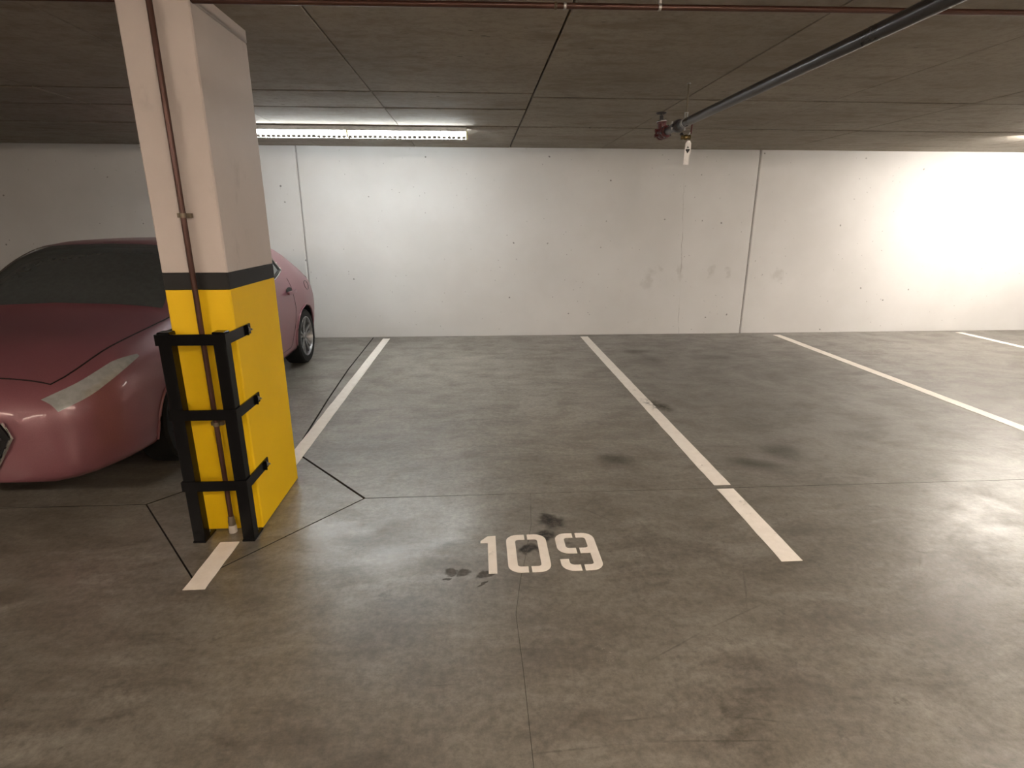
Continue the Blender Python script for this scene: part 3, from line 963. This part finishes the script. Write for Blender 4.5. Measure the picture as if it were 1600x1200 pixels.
LOW = lerp([1.34, 1.66, 1.85, 3.24], [5.29, 5.13, 5.10, 5.14])
HIGH = lerp([1.34, 1.42, 1.55, 1.75, 2.0, 2.75, 3.0, 3.24], [5.30, 5.56, 5.80, 5.90, 5.92, 5.92, 5.72, 5.16])
for s in (1, -1):
    for a, b in ((1.34, 1.68), (1.73, 2.20), (2.26, 3.24)):
        patch('side_window', M['glass'], a, b, LOW, HIGH, s, 0.004, 16, 6)
    loop = [car_pt(u, LOW(u) - 0.02, s, 0.006) for u in [1.34 + 1.9 * k / 30 for k in range(31)]] + [car_pt(u, HIGH(u) + 0.03, s, 0.006) for u in [3.24 - 1.9 * k / 30 for k in range(1, 30)]]
    MB().tube(loop, 0.008, 6, True).build('chrome_window_trim', M['chrome'], car, 60)
    loop2 = [car_pt(u, LOW(u) + 0.03, s, 0.005) for u in [1.40 + 1.8 * k / 30 for k in range(31)]] + [car_pt(u, HIGH(u) - 0.05, s, 0.005) for u in [3.20 - 1.8 * k / 30 for k in range(1, 30)]]
    MB().tube(loop2, 0.011, 6, True).build('window_seal', M['trim'], car, 60)
    # doors: slightly proud skins edged by dark shut lines
    for a, b in ((1.30, 2.22), (2.24, 3.26)):
        lowf = (lambda u: 1.35) if a > 2 else lerp([1.30, 1.36, 1.50, 2.22], [3.0, 2.2, 1.35, 1.35])
        top = lambda u: 5.0
        d = patch('door', M['paint'], a, b, lowf, top, s, 0.0015, 20, 12)
        ring = [car_pt(a + (b - a) * k / 16, lowf(a + (b - a) * k / 16), s, 0.0005) for k in range(17)] + [car_pt(b, lowf(b) + (5 - lowf(b)) * k / 14, s, 0.0005) for k in range(1, 15)]
        ring2 = [car_pt(a, lowf(a) + (5 - lowf(a)) * k / 14, s, 0.0005) for k in range(15)]
        MB().tube(ring, 0.0035, 5).tube(ring2, 0.0035, 5).build('shut_line', M['trim'], d)
        hu = 1.40 if a < 2 else a + 0.14
        hp = car_pt(hu, 4.0, s, 0.0)
        # dark finger cup behind the grip
        cup = MB()
        cen = cup.bm.verts.new(car_pt(hu, 4.12, s, 0.003))
        rim_ = [cup.bm.verts.new(car_pt(hu + 0.085 * math.cos(q_), 4.12 + 0.24 * math.sin(q_), s, 0.005)) for q_ in [2 * math.pi * k / 22 for k in range(22)]]
        for k in range(22):
            cup.bm.faces.new((cen, rim_[k], rim_[(k + 1) % 22]))
        cup.build('handle_cup', M['trim'], d)
        hb = MB().box((-0.013, -0.125, -0.018), (0.013, 0.125, 0.018), 0.012, None, 2)
        bmesh.ops.translate(hb.bm, vec=hp + Vector((s * 0.034, 0, -0.004)), verts=hb.bm.verts)
        hb.build('door_handle', M['paint'], d, 60)
    # lamps, sills, fuel flap, mirrors
    patch('tail_lamp', M['taillamp'], 0.03, 0.36, lerp([0.03, 0.36], [4.2, 4.75]), lerp([0.03, 0.36], [5.25, 4.95]), s, 0.004, 10, 4)
    patch('headlamp', M['headlamp'], 4.05, 4.52, lerp([4.05, 4.52], [4.2, 3.7]), lerp([4.05, 4.2, 4.52], [4.35, 4.7, 4.8]), s, 0.004, 12, 4)
    patch('sill_trim', M['trim'], 1.36, 3.30, lambda u: 0.35, lambda u: 0.95, s, 0.006, 10, 3)
    mr = MB().box((-0.10, -0.055, -0.065), (0.10, 0.055, 0.065), 0.045, None, 3)
    mp = Vector((s * 0.985, -3.02, 1.035))
    bmesh.ops.translate(mr.bm, vec=mp, verts=mr.bm.verts)
    mr = mr.build('door_mirror', M['paint'], car, 60)
    MB().box((s * 0.94 - 0.08, -2.968, 0.985), (s * 0.94 + 0.12, -2.962, 1.085), 0.002).build('mirror_glass', M['glass'], mr)
    MB().cyl((s * 0.82, -3.06, 0.955), (s * 0.92, -3.03, 1.01), 0.022, 10).build('mirror_arm', M['trim'], mr)
    # wheel-arch lip
    for u in (0.97, 3.69):
        pts_ = []
        for k in range(25):
            a = math.radians(-8 + 196 * k / 24)
            y, z = -u + 0.352 * math.cos(a), 0.325 + 0.352 * math.sin(a)
            best = min((abs(hermite(RR, car_section(-y)[1], r / 20) - z), r / 20) for r in range(0, 110))[1]
            pts_.append(car_pt(-y, best, s, 0.002))
        MB().tube(pts_, 0.010, 6).build('arch_lip', M['paint'], car, 60)
loop = [car_pt(0.74 + 0.085 * math.cos(a), 4.0 + 0.32 * math.sin(a), 1, 0.001) for a in [2 * math.pi * k / 28 for k in range(28)]]
MB().tube(loop, 0.003, 5, True).build('fuel_flap', M['trim'], car)


def wide_patch(name, mat, u0, u1, rlo, off=0.004, parent=None):
    mb = MB()
    nu, nr = 14, 10
    g = []
    for i in range(nu + 1):
        u = u0 + (u1 - u0) * i / nu
        a = rlo(u)
        row = [mb.bm.verts.new(car_pt(u, a + (8 - a) * j / nr, 1, off)) for j in range(nr + 1)]
        row += [mb.bm.verts.new(car_pt(u, a + (8 - a) * j / nr, -1, off)) for j in range(nr - 1, -1, -1)]
        g.append(row)
    for A_, B_ in zip(g, g[1:]):
        for k in range(len(A_) - 1):
            mb.bm.faces.new((A_[k], A_[k + 1], B_[k + 1], B_[k]))
    return mb.build(name, mat, parent or car, 60)


wide_patch('windscreen', M['glass'], 2.74, 3.44, lerp([2.74, 3.44], [6.25, 6.1]), 0.006)
wide_patch('rear_window', M['glass'], 0.16, 0.55, lerp([0.16, 0.55], [6.3, 6.6]), 0.006)
bonnet_edge = [car_pt(3.50 + 0.95 * k / 16, 5.5, 1, 0.001) for k in range(17)] + [car_pt(4.45, 5.5 + 2.5 * k / 8, 1, 0.001) for k in range(1, 9)] + \
    [car_pt(4.45, 8 - 2.5 * k / 8, -1, 0.001) for k in range(1, 9)] + [car_pt(4.45 - 0.95 * k / 16, 5.5, -1, 0.001) for k in range(1, 17)]
MB().tube(bonnet_edge, 0.004, 5).build('bonnet_line', M['trim'], car)
gr = MB().prism([(-0.42, 0.60), (-0.46, 0.52), (-0.34, 0.34), (0.34, 0.34), (0.46, 0.52), (0.42, 0.60)], 0, 0.03)
bmesh.ops.transform(gr.bm, matrix=Matrix.Translation((0, -4.585, 0)) @ Matrix.Rotation(math.pi / 2, 4, 'X'), verts=gr.bm.verts)
gr = gr.build('grille', M['trim'], car)
for k in range(5):
    z = 0.37 + 0.048 * k
    hw_ = 0.36 + 0.022 * k if k < 4 else 0.42
    MB().box((-hw_, -4.622, z - 0.006), (hw_, -4.612, z + 0.006), 0.002).build('grille_bar', M['cast'], gr)
MB().tube([(-0.44, -4.61, 0.60), (-0.47, -4.61, 0.52), (-0.35, -4.61, 0.335), (0.35, -4.61, 0.335), (0.47, -4.61, 0.52), (0.44, -4.61, 0.60)], 0.010, 6).build('grille_surround', M['chrome'], gr)

# wheels
def make_wheel():
    w = empty('wheel')
    tyre = MB().lathe([(0.225, -0.10), (0.292, -0.102), (0.308, -0.088), (0.3125, -0.05), (0.3125, 0.05), (0.308, 0.088), (0.292, 0.102), (0.225, 0.10), (0.215, 0.085), (0.215, -0.085), (0.225, -0.10)],
                      (0, 0, 0), (1, 0, 0), 48, False).build('tyre', M['rubber'], w, 40)
    rim = MB().lathe([(0.224, 0.070), (0.226, 0.100), (0.216, 0.102), (0.208, 0.090), (0.200, 0.020), (0.195, -0.08)], (0, 0, 0), (1, 0, 0), 48, False)
    rim.lathe([(0.030, 0.030), (0.040, 0.072), (0.034, 0.082), (0.0, 0.084)], (0, 0, 0), (1, 0, 0), 20, False)
    for k in range(5):
        for d in (-0.17, 0.17):
            a0 = 2 * math.pi * k / 5 + math.pi / 2
            a1 = a0 + d * 1.15
            p0 = Vector((0.070, 0.030 * math.cos(a0 + d), 0.030 * math.sin(a0 + d)))
            p1 = Vector((0.088, 0.216 * math.cos(a1), 0.216 * math.sin(a1)))
            dr = (p1 - p0).normalized()
            sd = Vector((1, 0, 0)).cross(dr).normalized()
            q = []
            for p, wd in ((p0, 0.010), (p1, 0.017)):
                for sg in (-1, 1):
                    q.append((p + sd * wd * sg))
            top = [rim.bm.verts.new(v) for v in (q[0], q[1], q[3], q[2])]
            bot = [rim.bm.verts.new(v - Vector((0.022, 0, 0))) for v in (q[0], q[1], q[3], q[2])]
            rim.bm.faces.new(top)
            rim.bm.faces.new(bot[::-1])
            for i in range(4):
                rim.bm.faces.new((top[i], top[(i + 1) % 4], bot[(i + 1) % 4], bot[i]))
    rim.build('rim', M['alloy'], w, 30)
    MB().lathe([(0.150, -0.02), (0.150, -0.005)], (0, 0, 0), (1, 0, 0), 30).lathe([(0.196, -0.06), (0.196, -0.05)], (0, 0, 0), (1, 0, 0), 30).build('brake_disc', M['trim'], w)
    return w


proto = make_wheel()
for i, (u, s) in enumerate(WHEELS):
    if i == 0:
        w = proto
    else:
        w = proto.copy()
        COL.objects.link(w)
        for ch in list(proto.children):
            c = ch.copy()
            COL.objects.link(c)
            c.parent = w
    w.parent = car
    w.location = (s * (0.882 - 0.102), -u, 0.3125)
    w.rotation_euler = (0.35 * i, 0, 0 if s > 0 else math.pi)
